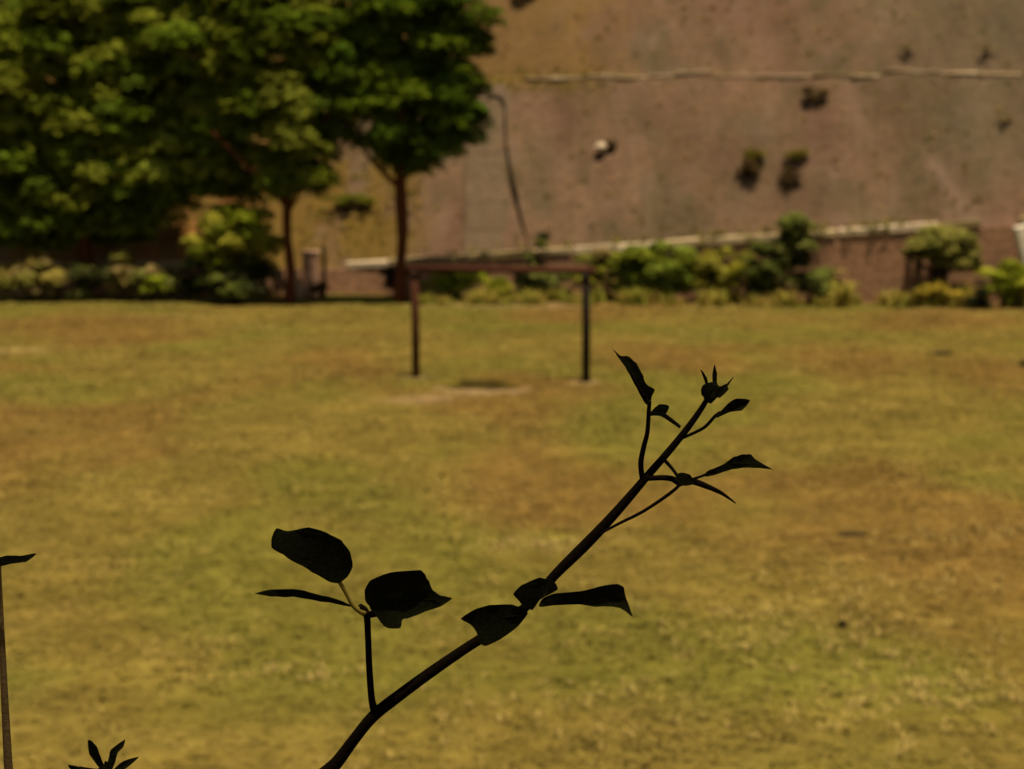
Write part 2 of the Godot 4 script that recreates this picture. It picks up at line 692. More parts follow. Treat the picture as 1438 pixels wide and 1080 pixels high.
func build_ground() -> void:
	var xs := lines([[-500, -60, 40], [-60, -20, 4], [-20, -1.7, 0.35], [-1.7, 0.6, 0.09], [0.6, 20, 0.35], [20, 60, 4], [60, 500, 40]])
	var zs := lines([[-500, -60, 40], [-60, -50.5, 1], [-50.5, -30.3, 0.4], [-30.3, -28.5, 0.045], [-28.5, 4, 0.3], [4, 40, 3], [40, 500, 40]])
	zs.reverse()
	var m := sheet(xs, zs, func(x: float, z: float) -> Vector3: return Vector3(x, ground_height(x, z), z),
		func(p: Vector3, _z: float) -> Color:
			var c := turf(p.x, p.z)
			var mott := 0.90 + 0.12 * fine.get_noise_2d(p.x * 16.0, p.z * 16.0)
			c = tinted(c, mott)
			c = c.lerp(Color(0.26, 0.172, 0.095), bare(p.x, p.z))
			return c.lerp(Color(0.045, 0.034, 0.008), lip_shade(p.x, p.z)))  # dark strip paints the shade of the lip into the ground colour
	struct("ground", m, vmat(0.97, soft_grey, 0.35, 0.6, 0.1))

	# grass, thicker near the viewer
	var r := RandomNumberGenerator.new()
	r.seed = 5
	var gm := vmat(0.9, null, 1.0, 0.0, 0.15)
	gm.backlight_enabled = true
	gm.backlight = Color(0.5, 0.5, 0.5)
	var where := []
	var tints := []
	var tries := 0
	while where.size() < 150000 and tries < 700000:
		tries += 1
		var u := r.randf()
		var z := -lerpf(1.5, 46.8, pow(u, 0.8))
		var half := maxf(5.0, -z * 0.303 + 4.0)
		var x := r.randf_range(-half, half)
		if z > -3.0 and r.randf() < 0.6:
			continue
		if maxf(bare(x, z), lip_shade(x, z)) > 0.35 and r.randf() < 0.9:
			continue
		if r.randf() > 0.30 + 0.9 * (0.5 + 0.5 * fine.get_noise_2d(x * 5.0, z * 5.0)):
			continue
		var size := r.randf_range(0.025, 0.060) * (1.0 + 0.5 * patches.get_noise_2d(x * 5.0, z * 5.0))
		if r.randf() < 0.03:
			size *= 1.7
		var b := Basis(Vector3.UP, r.randf() * TAU).scaled_local(Vector3(1.35, r.randf_range(0.38, 0.7), 1.35) * size)
		where.append(Transform3D(b, Vector3(x, ground_height(x, z), z)))
		var c := tinted(turf(x, z), r.randf_range(0.93, 1.08))
		var pale := fine.get_noise_2d(x * 9.0 + 99.0, z * 9.0)
		if pale > 0.30 and r.randf() < 0.5:
			c = c.lerp(Color(0.34, 0.25, 0.070), 0.5)
		elif r.randf() < 0.03:
			c = c.lerp(Color(0.38, 0.28, 0.09), 0.5)
		elif pale < -0.3 and r.randf() < 0.4:
			c = tinted(c, 0.82)
		tints.append(c)
	var g := scatter("grass", tuft, gm, where, tints)
	g.set_meta("kind", "stuff")
	tag(g, "short dry yellow-green grass covering the whole field", "grass")

	# pale seeding tufts in drifts
	where = []
	tints = []
	var drifts := [[0.3, -16.9, 0.55, 70], [2.4, -14.3, 1.3, 70], [3.4, -15.6, 1.2, 60], [2.2, -13.3, 1.0, 50], [3.4, -12.2, 0.8, 60], [0.5, -12.0, 1.2, 40], [4.6, -17.5, 0.9, 50], [-10.1, -34.3, 0.7, 320], [-8.0, -41.5, 1.6, 70], [4.3, -12.0, 0.6, 60], [2.6, -11.6, 1.2, 50], [3.6, -13.2, 1.2, 50], [-4.0, -31.0, 0.8, 30], [-1.5, -12.7, 0.6, 20], [-5.5, -39.0, 1.6, 50], [5.4, -31.0, 1.0, 25], [0.2, -43.6, 1.2, 60], [-2.0, -44.2, 1.0, 40], [11.0, -42.8, 2.6, 120], [5.6, -44.4, 2.5, 100], [-9.5, -45.6, 4.0, 160], [3.6, -37.5, 1.2, 30]]
	for d in drifts:
		for k in int(d[3]):
			var x: float = d[0] + r.randfn(0, 0.5) * d[2]
			var z: float = d[1] + r.randfn(0, 0.5) * d[2] * 0.7
			var size := r.randf_range(0.045, 0.085)
			where.append(Transform3D(Basis(Vector3.UP, r.randf() * TAU).scaled_local(Vector3(1.0, r.randf_range(0.7, 1.0), 1.0) * size), Vector3(x, ground_height(x, z), z)))
			tints.append(tinted(Color(0.36, 0.27, 0.09), r.randf_range(0.7, 1.1)))
	g = scatter("straw_tufts", tuft, gm, where, tints)
	g.set_meta("kind", "stuff")
	tag(g, "pale straw tufts scattered in drifts over the grass field", "grass")


func build_hill() -> void:
	var xs := lines([[-140, -40, 5], [-40, -18, 1], [-18, 18, 0.22], [18, 40, 1], [40, 140, 5]])
	var ds := lines([[-0.1, 11.5, 0.16], [11.5, 28, 0.8], [28, 200, 20]])
	var m := sheet(xs, ds, func(x: float, d: float) -> Vector3: return hill_point(x, d),
		func(p: Vector3, d: float) -> Color: return hill_color(p, d))
	struct("hillside", m, vmat(0.97, soft_grey, 0.5, 3.0, 0.1))


# a wall body along the foot of the slope, between x0 and x1
func build_wall() -> void:
	var o := thing("retaining_wall", "long low brown retaining wall with pale coping at the foot of the slope", "wall")
	var st := SurfaceTool.new()
	st.begin(Mesh.PRIMITIVE_TRIANGLES)
	st.set_smooth_group(-1)
	var xs := lines([[-140, -26, 6], [-26, 20, 0.5], [20, 140, 6]])
	var f := func(x: float, y: float, back: float) -> Vector3: return Vector3(x, y, zw(x) - back)
	for i in xs.size() - 1:
		var a: float = xs[i]
		var b: float = xs[i + 1]
		var ta := yw(a) - 0.2
		var tb := yw(b) - 0.2
		quad(st, f.call(a, -0.3, 0.0), f.call(a, ta, 0.05), f.call(b, tb, 0.05), f.call(b, -0.3, 0.0))
		quad(st, f.call(a, ta, 0.05), f.call(a, ta, 0.40), f.call(b, tb, 0.40), f.call(b, tb, 0.05))
		quad(st, f.call(b, -0.3, 0.40), f.call(b, tb, 0.40), f.call(a, ta, 0.40), f.call(a, -0.3, 0.40))
	for e in [[-140.0, 1], [140.0, -1]]:
		var x: float = e[0]
		var q := [f.call(x, -0.3, 0.40), f.call(x, yw(x) - 0.2, 0.40), f.call(x, yw(x) - 0.2, 0.05), f.call(x, -0.3, 0.0)]
		if e[1] < 0:
			q.reverse()
		quad(st, q[0], q[1], q[2], q[3])
	st.generate_normals()
	obj("wall_face", st.commit(), mat(Color(0.34, 0.185, 0.105), 0.95, soft_grey, 0.45, 1.5), o)
	# pale coping stones, each a piece
	var tones := []
	for c in [Color(0.56, 0.43, 0.24), Color(0.76, 0.60, 0.40), Color(0.42, 0.31, 0.16), Color(0.36, 0.27, 0.12)]:
		tones.append(mat(c, 0.9, grain, 1.2, 1.5))
	var x := -14.0
	while x < 16.0:
		var long := rng.randf_range(0.95, 1.35)
		var missing := x < -5.4 and x > -8.6 or x > 12.4 and x < 13.6
		var xm := x + long / 2
		if not missing:
			var tilt := atan2(yw(x + long) - yw(x), long)
			var turn := -atan2(zw(x + long) - zw(x), long)
			var c := obj("coping_stone", block(Vector3(long - 0.025, 0.2, 0.44), 0.025, 0.018), tones[1 if xm > 9.0 and xm < 10.6 or xm > 2.2 and xm < 3.8 or xm > -5.2 and xm < -3.4 else [0, 0, 2, 2, 0, 3, 1][rng.randi() % 7]], o)
			c.position = Vector3(xm, yw(xm) - 0.10 + rng.randf_range(-0.015, 0.015), zw(xm) - 0.22)
			c.rotation = Vector3(rng.randf_range(-0.02, 0.02), turn, tilt)
		x += long
	var m := mat(Color(0.29, 0.16, 0.09), 0.95, soft_grey, 0.7, 3.0)
	var b := obj("buttress", block(Vector3(0.34, 1.75, 0.3), 0.03, 0.02), m, o)
	b.position = Vector3(10.95, 0.85, zw(10.95) + 0.12)

	# remains at the left end of the wall
	var p := thing("concrete_pillar", "short pinkish concrete pillar beside the round bush and the left trunk", "pillar", Vector3(-5.73, 0, -48.08))
	var pk := mat(Color(0.46, 0.27, 0.18), 0.95, soft_grey, 1.1, 2.0)
	obj("shaft", block(Vector3(0.46, 1.25, 0.40), 0.035, 0.02), pk, p).position = Vector3(0, 0.575, 0)
	obj("cap", block(Vector3(0.52, 0.10, 0.45), 0.03, 0.01), mat(Color(0.50, 0.32, 0.22), 0.95, grain, 1.0, 1.0), p).position = Vector3(0, 1.252, 0)
	var slab_labels := ["pale concrete slab leaning steeply against the pinkish pillar", "smaller tilted concrete slab between bush and leaning slab"]
	var sp := [Vector3(-6.13, 0.52, -47.55), Vector3(-6.40, 0.32, -47.5)]
	for k in 2:
		var s := obj("concrete_slab", block([Vector3(0.20, 1.1, 0.5), Vector3(0.16, 0.75, 0.4)][k], 0.03, 0.03), mat([Color(0.58, 0.40, 0.26), Color(0.42, 0.26, 0.17)][k], 0.95, grain, 1.0, 1.5))
		s.position = sp[k]
		s.rotation = Vector3(0.1, 0.2, [0.26, 0.42][k])
		tag(s, slab_labels[k], "slab")
	var post := obj("iron_post", tube([Vector3(0, -0.1, 0), Vector3(0.01, 0.8, 0), Vector3(0.0, 1.45, 0.02)], [0.06, 0.055, 0.06], 8), bark_dark)
	post.position = Vector3(-5.32, 0, -47.75)
	tag(post, "short dark post standing right of the pinkish pillar", "post")

	# white slab at the right edge
	var w := thing("white_parapet", "white slanting parapet slab at the right edge of the photo", "parapet", Vector3(13.82, 0, -44.9))
	var ws := obj("slab", block(Vector3(0.62, 1.75, 0.28), 0.03, 0.01), mat(Color(0.74, 0.66, 0.52), 0.85, soft_grey, 0.9, 1.0), w)
	ws.position = Vector3(0.02, 1.32, 0)
	ws.rotation = Vector3(0, 0, 0.28)
	obj("shadow_block", block(Vector3(0.7, 0.9, 0.34), 0.03, 0.02), bark_dark, w).position = Vector3(0.06, 0.2, 0.04)  # dark block stands in for the shadow below the slab


func build_trees() -> void:
	var greens := [Color(0.113, 0.157, 0.0130), Color(0.152, 0.180, 0.0164), Color(0.087, 0.123, 0.0130), Color(0.195, 0.214, 0.0229)]
	var darker := [Color(0.077, 0.129, 0.0115), Color(0.116, 0.160, 0.0115), Color(0.069, 0.099, 0.0087)]
	# the right-hand tree, its trunk clear of the crown
	var o := thing("tree", "broad dark tree with bare reddish trunk just left of the goal", "tree", Vector3(-3.0, 0, -45.7))
	obj("trunk", tube(smooth_path([Vector3(-0.05, -0.2, 0), Vector3(-0.02, 0.9, 0), Vector3(0.05, 2.0, 0), Vector3(0.0, 3.2, 0), Vector3(0.1, 4.6, 0), Vector3(0.3, 6.5, 0)], 4), [0.19, 0.145, 0.15, 0.15, 0.12, 0.06], 10, 0.3), bark_red, o)
	for b in [[Vector3(0, 3.1, 0), Vector3(-0.8, 3.9, 0.2), Vector3(-1.6, 5.2, 0.3)], [Vector3(0.02, 3.3, 0), Vector3(0.7, 4.1, -0.2), Vector3(1.6, 5.0, 0.1)], [Vector3(0.05, 3.9, 0), Vector3(0.1, 4.8, 0.6), Vector3(0.0, 6.0, 0.8)]]:
		obj("limb", tube(smooth_path(b, 3), [0.09, 0.06, 0.03], 7, 0.2), bark_red, o)
	foliage(o, "crown", [[Vector3(1.25, 6.2, 0.0), Vector3(1.0, 1.4, 0.8), 26], [Vector3(1.15, 4.95, 0.0), Vector3(1.0, 1.0, 0.8), 24], [Vector3(0.62, 5.2, 0.1), Vector3(1.75, 1.7, 1.0), 51], [Vector3(0.72, 7.2, 0), Vector3(1.7, 1.9, 1.1), 48], [Vector3(-0.9, 5.4, 0.2), Vector3(1.5, 1.7, 0.7), 45], [Vector3(-0.8, 7.4, 0.2), Vector3(1.7, 1.8, 0.8), 45], [Vector3(0.15, 4.0, 0.0), Vector3(1.15, 0.7, 0.8), 20]], 0.56, 125, 0.12, darker, 101)
	# the middle tree
	o = thing("tree", "leaning tree with thin trunk rising behind the round bush", "tree", Vector3(-6.04, 0, -45.6))
	obj("trunk", tube(smooth_path([Vector3(0.0, -0.2, 0), Vector3(0.05, 0.9, 0), Vector3(-0.02, 2.0, 0), Vector3(0.0, 3.4, 0), Vector3(-0.2, 5.0, 0)], 4), [0.16, 0.13, 0.125, 0.12, 0.07], 10, 0.3), bark_red, o)
	for b in [[Vector3(0, 2.6, 0), Vector3(-0.9, 3.6, 0.3), Vector3(-1.9, 4.6, 0.4)], [Vector3(0, 3.0, 0), Vector3(0.7, 3.9, 0.2), Vector3(1.2, 5.2, 0.3)], [Vector3(-0.05, 2.4, 0), Vector3(0.3, 2.9, 0.2), Vector3(0.4, 3.6, 0.3)]]:
		obj("limb", tube(smooth_path(b, 3), [0.08, 0.05, 0.03], 7, 0.2), bark_red, o)
	foliage(o, "crown", [[Vector3(-2.6, 7.4, -1.2), Vector3(1.6, 1.6, 0.9), 40], [Vector3(0.2, 5.1, 0.0), Vector3(1.7, 1.9, 0.6), 56], [Vector3(-1.7, 4.9, -1.2), Vector3(1.9, 1.9, 0.95), 66], [Vector3(-0.6, 7.2, -0.1), Vector3(2.5, 1.9, 0.7), 75], [Vector3(0.25, 3.3, 0.0), Vector3(0.95, 0.75, 0.6), 17], [Vector3(-1.9, 3.3, -1.5), Vector3(1.2, 0.8, 0.6), 20], [Vector3(-3.2, 3.6, -1.6), Vector3(1.3, 1.5, 0.7), 31]], 0.60, 130, 0.125, greens, 102)
	foliage(o, "sun_tinted_bough", [[Vector3(0.45, 4.7, 0.75), Vector3(0.75, 0.75, 0.35), 7], [Vector3(-0.2, 5.5, 0.7), Vector3(0.6, 0.6, 0.35), 5]], 0.55, 125, 0.12, [Color(0.196, 0.213, 0.0270)], 105)  # lighter leaves paint a sunlit patch on the crown
	# the left tree, whose boughs hang low
	o = thing("tree", "large tree at the left edge with boughs hanging to the hedge", "tree", Vector3(-12.1, 0, -47.6))
	obj("trunk", tube(smooth_path([Vector3(0.0, -0.2, 0), Vector3(0.1, 1.4, 0), Vector3(-0.1, 3.0, 0), Vector3(0.1, 6.0, 0)], 4), [0.26, 0.21, 0.17, 0.08], 10, 0.3), bark_red, o)
	for b in [[Vector3(0, 2.0, 0), Vector3(-1.2, 3.0, 0.3), Vector3(-2.6, 3.6, 0.4)], [Vector3(0, 2.2, 0), Vector3(1.0, 3.3, 0.3), Vector3(2.3, 3.8, 0.4)], [Vector3(0, 3.0, 0), Vector3(0.1, 4.4, 0.5), Vector3(0.0, 5.5, 0.8)]]:
		obj("limb", tube(smooth_path(b, 3), [0.12, 0.08, 0.04], 7, 0.2), bark_red, o)
	foliage(o, "crown", [[Vector3(-1.7, 2.9, 0.2), Vector3(2.2, 1.6, 1.1), 66], [Vector3(0.7, 2.9, 0.2), Vector3(1.7, 1.6, 1.1), 56], [Vector3(2.2, 3.3, 0.2), Vector3(1.1, 1.0, 0.9), 25], [Vector3(-0.4, 2.2, -0.4), Vector3(3.2, 1.1, 0.5), 42], [Vector3(-1.5, 5.3, 0.0), Vector3(2.6, 2.0, 1.3), 92], [Vector3(1.6, 5.3, 0.0), Vector3(2.3, 1.9, 1.3), 87], [Vector3(0.2, 7.5, -0.2), Vector3(3.4, 1.8, 1.4), 117]], 0.64, 125, 0.135, greens, 103)
	# a bough in front, its sunlit look put into lighter leaf colour
	foliage(o, "sun_tinted_bough", [[Vector3(2.85, 4.1, 1.2), Vector3(0.85, 0.85, 0.5), 7], [Vector3(3.75, 3.65, 1.1), Vector3(0.4, 0.5, 0.4), 3]], 0.50, 130, 0.13, [Color(0.248, 0.285, 0.0372)], 104)


func build_bushes() -> void:
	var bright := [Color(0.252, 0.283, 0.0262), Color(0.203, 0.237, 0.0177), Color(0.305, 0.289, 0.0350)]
	var olive := [Color(0.251, 0.188, 0.0674), Color(0.238, 0.195, 0.0437), Color(0.187, 0.175, 0.0350), Color(0.290, 0.220, 0.0614)]
	var deep := [Color(0.137, 0.156, 0.0350), Color(0.169, 0.175, 0.0437), Color(0.038, 0.040, 0.0128)]
	var rb := shrub("round_bush", "big rounded bush, sunlit top and shaded base put into its leaf colours, left of the pinkish pillar", "bush", Vector3(-7.55, 0, -45.9), [[Vector3(0.1, 2.0, 0), Vector3(1.2, 0.62, 0.8), 34], [Vector3(0.0, 1.4, 0), Vector3(1.35, 0.6, 0.9), 34]], 0.36, 80, 0.09, bright, 201)
	foliage(rb, "shade_tinted_foliage", [[Vector3(-0.05, 0.75, 0.12), Vector3(1.3, 0.55, 0.85), 32], [Vector3(0.05, 0.35, 0.12), Vector3(1.25, 0.35, 0.8), 20]], 0.32, 80, 0.09, [Color(0.101, 0.096, 0.0405), Color(0.039, 0.047, 0.0160), Color(0.124, 0.139, 0.0269)], 202)  # darker leaf colours paint the shade on the lower half of the bush
	var hedge := "low olive bushes along the field's left edge"
	shrub("hedge_bush", "wide low olive bush at the far left edge of the field", "bush", Vector3(-13.3, 0, -46.5), [[Vector3(0, 0.6, 0), Vector3(1.3, 0.5, 0.6), 36]], 0.3, 50, 0.10, olive, 211, hedge)
	shrub("hedge_bush", "narrow dark bush between the wide olive bush and the tallest of the low bushes", "bush", Vector3(-11.7, 0, -46.5), [[Vector3(0, 0.55, 0), Vector3(0.55, 0.5, 0.5), 16]], 0.26, 50, 0.09, deep, 212, hedge)
	shrub("hedge_bush", "tallest low bush beneath the hanging boughs of the left tree", "bush", Vector3(-10.85, 0, -46.6), [[Vector3(0, 0.7, 0), Vector3(0.6, 0.55, 0.5), 18]], 0.28, 50, 0.10, olive, 213, hedge)
	shrub("hedge_bush", "spreading green bush in front of the bare orange earth", "bush", Vector3(-9.85, 0, -46.4), [[Vector3(0, 0.5, 0), Vector3(0.8, 0.48, 0.5), 22]], 0.27, 50, 0.09, [deep[1], olive[0], bright[1]], 214, hedge)
	shrub("hedge_bush", "small low bush touching the left side of the big round bush", "bush", Vector3(-8.95, 0, -46.2), [[Vector3(0, 0.42, 0), Vector3(0.6, 0.4, 0.4), 16]], 0.25, 50, 0.09, [deep[0], deep[2]], 215, hedge)
	shrub("trunk_bush", "small dark bush around the foot of the reddish trunk", "bush", Vector3(-3.25, 0, -47.25), [[Vector3(0, 0.55, 0), Vector3(0.33, 0.45, 0.3), 12], [Vector3(-0.2, 0.75, 0), Vector3(0.25, 0.12, 0.2), 4]], 0.2, 40, 0.08, [Color(0.039, 0.029, 0.0160)], 216)
	shrub("small_bush", "tiny dark bush in front of the pinkish pillar's wall", "bush", Vector3(-5.4, 0, -47.3), [[Vector3(0, 0.24, 0), Vector3(0.22, 0.2, 0.2), 7]], 0.15, 36, 0.07, [deep[2]], 217)
	# behind the goal
	var low := "low green bushes behind the goal"
	shrub("low_bush", "bright low bush behind the goal's left post", "bush", Vector3(-1.5, 0, -46.8), [[Vector3(0, 0.42, 0), Vector3(0.95, 0.40, 0.4), 28]], 0.22, 50, 0.08, bright, 221, low)
	shrub("low_bush", "small leafy bush under the middle of the crossbar nearest the field", "bush", Vector3(-0.45, 0, -45.9), [[Vector3(0, 0.3, 0), Vector3(0.5, 0.28, 0.35), 14]], 0.2, 46, 0.08, [bright[0], bright[2]], 222, low)
	shrub("low_bush", "dark-stemmed bush behind the right half of the goal", "bush", Vector3(0.8, 0, -46.7), [[Vector3(0, 0.48, 0), Vector3(0.95, 0.46, 0.4), 30]], 0.24, 46, 0.09, deep, 223, low)
	shrub("sprouting_weed", "taller dark weed rising above the crossbar beside the pole", "weed", Vector3(0.72, 0, -47.3), [[Vector3(0.1, 1.55, 0), Vector3(0.13, 0.22, 0.12), 5], [Vector3(-0.2, 1.15, 0), Vector3(0.16, 0.16, 0.12), 4], [Vector3(0, 0.6, 0), Vector3(0.3, 0.4, 0.2), 8]], 0.14, 34, 0.08, deep, 224)
	# rank weeds along the foot of the wall
	var r := RandomNumberGenerator.new()
	r.seed = 909
	var where := []
	var tints := []
	while where.size() < 1100:
		var x := r.randf_range(-2.6, 14.5)
		var z := r.randf_range(-47.4, -44.6) + 0.06 * (x - 3.0)
		var thick := 0.22 + 1.5 * fine.get_noise_2d(x * 9.0, z * 4.0)
		if x > 8.9 and x < 10.7:
			thick -= 0.55
		if z < zw(x) + 0.3 or r.randf() > thick:
			continue
		var size := r.randf_range(0.15, 0.55) * (1.0 + 1.2 * fine.get_noise_2d(x * 8.0 + 77.0, 0.0)) * (1.0 if x > 1.8 else 0.7)
		where.append(Transform3D(Basis(Vector3.UP, r.randf() * TAU).scaled_local(Vector3(0.7, 1.0, 0.7) * size), Vector3(x, -0.02, z)))
		tints.append(tinted([Color(0.251, 0.211, 0.0363), Color(0.319, 0.235, 0.0518), Color(0.192, 0.196, 0.0285)][r.randi() % 3], r.randf_range(0.8, 1.2)))
	for k in 70:
		var x := r.randf_range(-2.0, 12.0)
		where.append(Transform3D(Basis(Vector3.UP, r.randf() * TAU).scaled_local(Vector3(0.8, 1.0, 0.8) * r.randf_range(0.12, 0.34)), Vector3(x, yw(x) - (0.02 if r.randf() < 0.6 else 0.2), zw(x) + r.randf_range(-0.2, 0.05))))
		tints.append(tinted(Color(0.169, 0.150, 0.0189), r.randf_range(0.5, 1.2)))
	var g := scatter("rank_weeds", tuft, leaf_material, where, tints)
	g.set_meta("kind", "stuff")
	tag(g, "loose rank weeds along the foot and top of the retaining wall", "weeds")
	# right of the goal
	shrub("green_bush", "dense dark green bush right of the goal under the coping", "bush", Vector3(3.85, 0, -45.9), [[Vector3(0.0, 0.98, 0), Vector3(1.15, 0.52, 0.7), 40], [Vector3(0.05, 0.5, 0), Vector3(1.0, 0.45, 0.6), 32]], 0.32, 55, 0.11, [Color(0.169, 0.209, 0.0262), Color(0.211, 0.235, 0.0262), Color(0.142, 0.175, 0.0217)], 231)
	shrub("green_bush", "loose light green bush beside the goal's right post", "bush", Vector3(2.65, 0, -46.2), [[Vector3(0.0, 0.75, 0), Vector3(0.95, 0.62, 0.5), 36]], 0.28, 50, 0.10, olive + bright, 232)
	shrub("green_bush", "loose yellow-green bush between the dense bush and the ragged shrub", "bush", Vector3(5.5, 0, -46.1), [[Vector3(0.0, 0.78, 0), Vector3(1.25, 0.66, 0.5), 52]], 0.28, 50, 0.10, [Color(0.290, 0.250, 0.0350), Color(0.238, 0.220, 0.0350)], 233)
	shrub("ragged_shrub", "tall ragged dark shrub that rises across the coping", "shrub", Vector3(7.45, 0, -45.4), [[Vector3(0.05, 2.15, 0), Vector3(0.52, 0.40, 0.4), 10], [Vector3(0.2, 1.75, 0), Vector3(0.55, 0.35, 0.4), 9], [Vector3(-0.35, 1.45, 0), Vector3(0.65, 0.40, 0.5), 14], [Vector3(0.35, 1.3, 0), Vector3(0.6, 0.36, 0.5), 12], [Vector3(0.65, 0.6, 0), Vector3(0.7, 0.45, 0.5), 18], [Vector3(-0.6, 0.95, 0.1), Vector3(0.65, 0.4, 0.3), 13], [Vector3(-0.5, 0.35, 0.1), Vector3(0.55, 0.3, 0.3), 12]], 0.24, 46, 0.11, deep, 234, "", 7)
	shrub("green_bush", "small bright bush at the right foot of the ragged shrub", "bush", Vector3(8.7, 0, -45.7), [[Vector3(-0.1, 0.45, 0), Vector3(0.6, 0.48, 0.35), 20]], 0.24, 46, 0.09, olive, 235)
	shrub("green_bush", "yellow-green growth filling the left foot of the ragged shrub", "bush", Vector3(6.55, 0, -45.8), [[Vector3(0.0, 0.6, 0), Vector3(0.8, 0.55, 0.35), 28]], 0.24, 46, 0.09, [Color(0.290, 0.266, 0.0262)], 236)
	# the little umbrella-shaped tree
	var o := thing("small_tree", "small umbrella-shaped tree with short dark trunk near the right edge", "tree", Vector3(11.4, 0, -45.0))
	obj("trunk", tube(smooth_path([Vector3(0.02, -0.1, 0), Vector3(0.0, 0.4, 0), Vector3(-0.03, 0.8, 0), Vector3(0.05, 1.4, 0)], 3), [0.11, 0.13, 0.2, 0.08], 8, 0.3), bark_dark, o)
	for b in [[Vector3(0, 0.75, 0), Vector3(-0.5, 1.1, 0), Vector3(-0.9, 1.3, 0)], [Vector3(0, 0.75, 0), Vector3(0.5, 1.1, 0), Vector3(0.8, 1.4, 0)]]:
		obj("limb", tube(smooth_path(b, 3), [0.07, 0.05, 0.03], 6), bark_dark, o)
	foliage(o, "crown", [[Vector3(0.1, 1.55, 0), Vector3(0.85, 0.55, 0.8), 30], [Vector3(-0.6, 1.4, 0), Vector3(0.5, 0.3, 0.5), 10], [Vector3(0.3, 1.15, 0.1), Vector3(0.7, 0.25, 0.6), 12], [Vector3(0.7, 0.95, 0), Vector3(0.25, 0.2, 0.3), 4]], 0.3, 55, 0.10, [Color(0.203, 0.188, 0.0437), Color(0.156, 0.156, 0.0350), Color(0.246, 0.225, 0.0527)], 240)
	shrub("weed_clump", "yellow-green weeds under the umbrella-shaped tree", "weeds", Vector3(11.3, 0, -44.6), [[Vector3(0, 0.30, 0), Vector3(0.95, 0.30, 0.3), 26]], 0.2, 40, 0.09, [Color(0.339, 0.258, 0.0350)], 241, "", 3, sprig_long)
	shrub("weed_clump", "bright green weeds at the right edge below the white parapet", "weeds", Vector3(12.95, 0, -44.3), [[Vector3(0.1, 0.65, 0), Vector3(0.85, 0.52, 0.3), 34]], 0.24, 46, 0.10, [Color(0.221, 0.250, 0.0177), Color(0.270, 0.283, 0.0262)], 242, "", 4, sprig_long)
	shrub("dark_bush", "small blackish bush between the umbrella tree's weeds and the bright weeds", "bush", Vector3(12.2, 0, -44.0), [[Vector3(-0.05, 0.2, 0), Vector3(0.28, 0.18, 0.2), 8], [Vector3(0.12, 0.45, 0), Vector3(0.14, 0.22, 0.15), 5]], 0.14, 36, 0.07, [Color(0.020, 0.024, 0.012)], 243)


func build_goal() -> void:
	var o := thing("goal_frame", "bare rusty goal frame of two posts and a crossbar on the field", "goal", Vector3(-0.22, 0, -30.06))
	var rust := mat(Color(0.080, 0.022, 0.008), 0.9, grain, 2.2, 0.3, 0.3)
	var dark := mat(Color(0.012, 0.006, 0.003), 0.9, grain, 2.2, 0.3, 0.3)
	var a := Vector3(-1.53, 0, -0.43)
	var b := Vector3(1.53, 0, 0.43)
	obj("post", tube([a + Vector3(0, -0.2, 0), a + Vector3(0, 1.0, 0), a + Vector3(-0.015, 1.93, 0)], [0.074, 0.074, 0.074], 12), rust, o)
	obj("post", tube([b + Vector3(0, -0.2, 0), b + Vector3(0, 1.0, 0), b + Vector3(-0.015, 1.95, 0)], [0.074, 0.074, 0.074], 12), dark, o)
	var d := (b - a).normalized()
	obj("crossbar", tube([a + Vector3(0, 1.965, 0) - d * 0.16, a.lerp(b, 0.5) + Vector3(0, 1.968, 0), b + Vector3(0, 1.985, 0) + d * 0.16], [0.058, 0.056, 0.058], 12), rust, o)
	for p in [a, b]:
		obj("corner_collar", tube([p + Vector3(-0.015, 1.80, 0), p + Vector3(-0.015, 1.90, 0)], [0.086, 0.086], 12), dark, o)


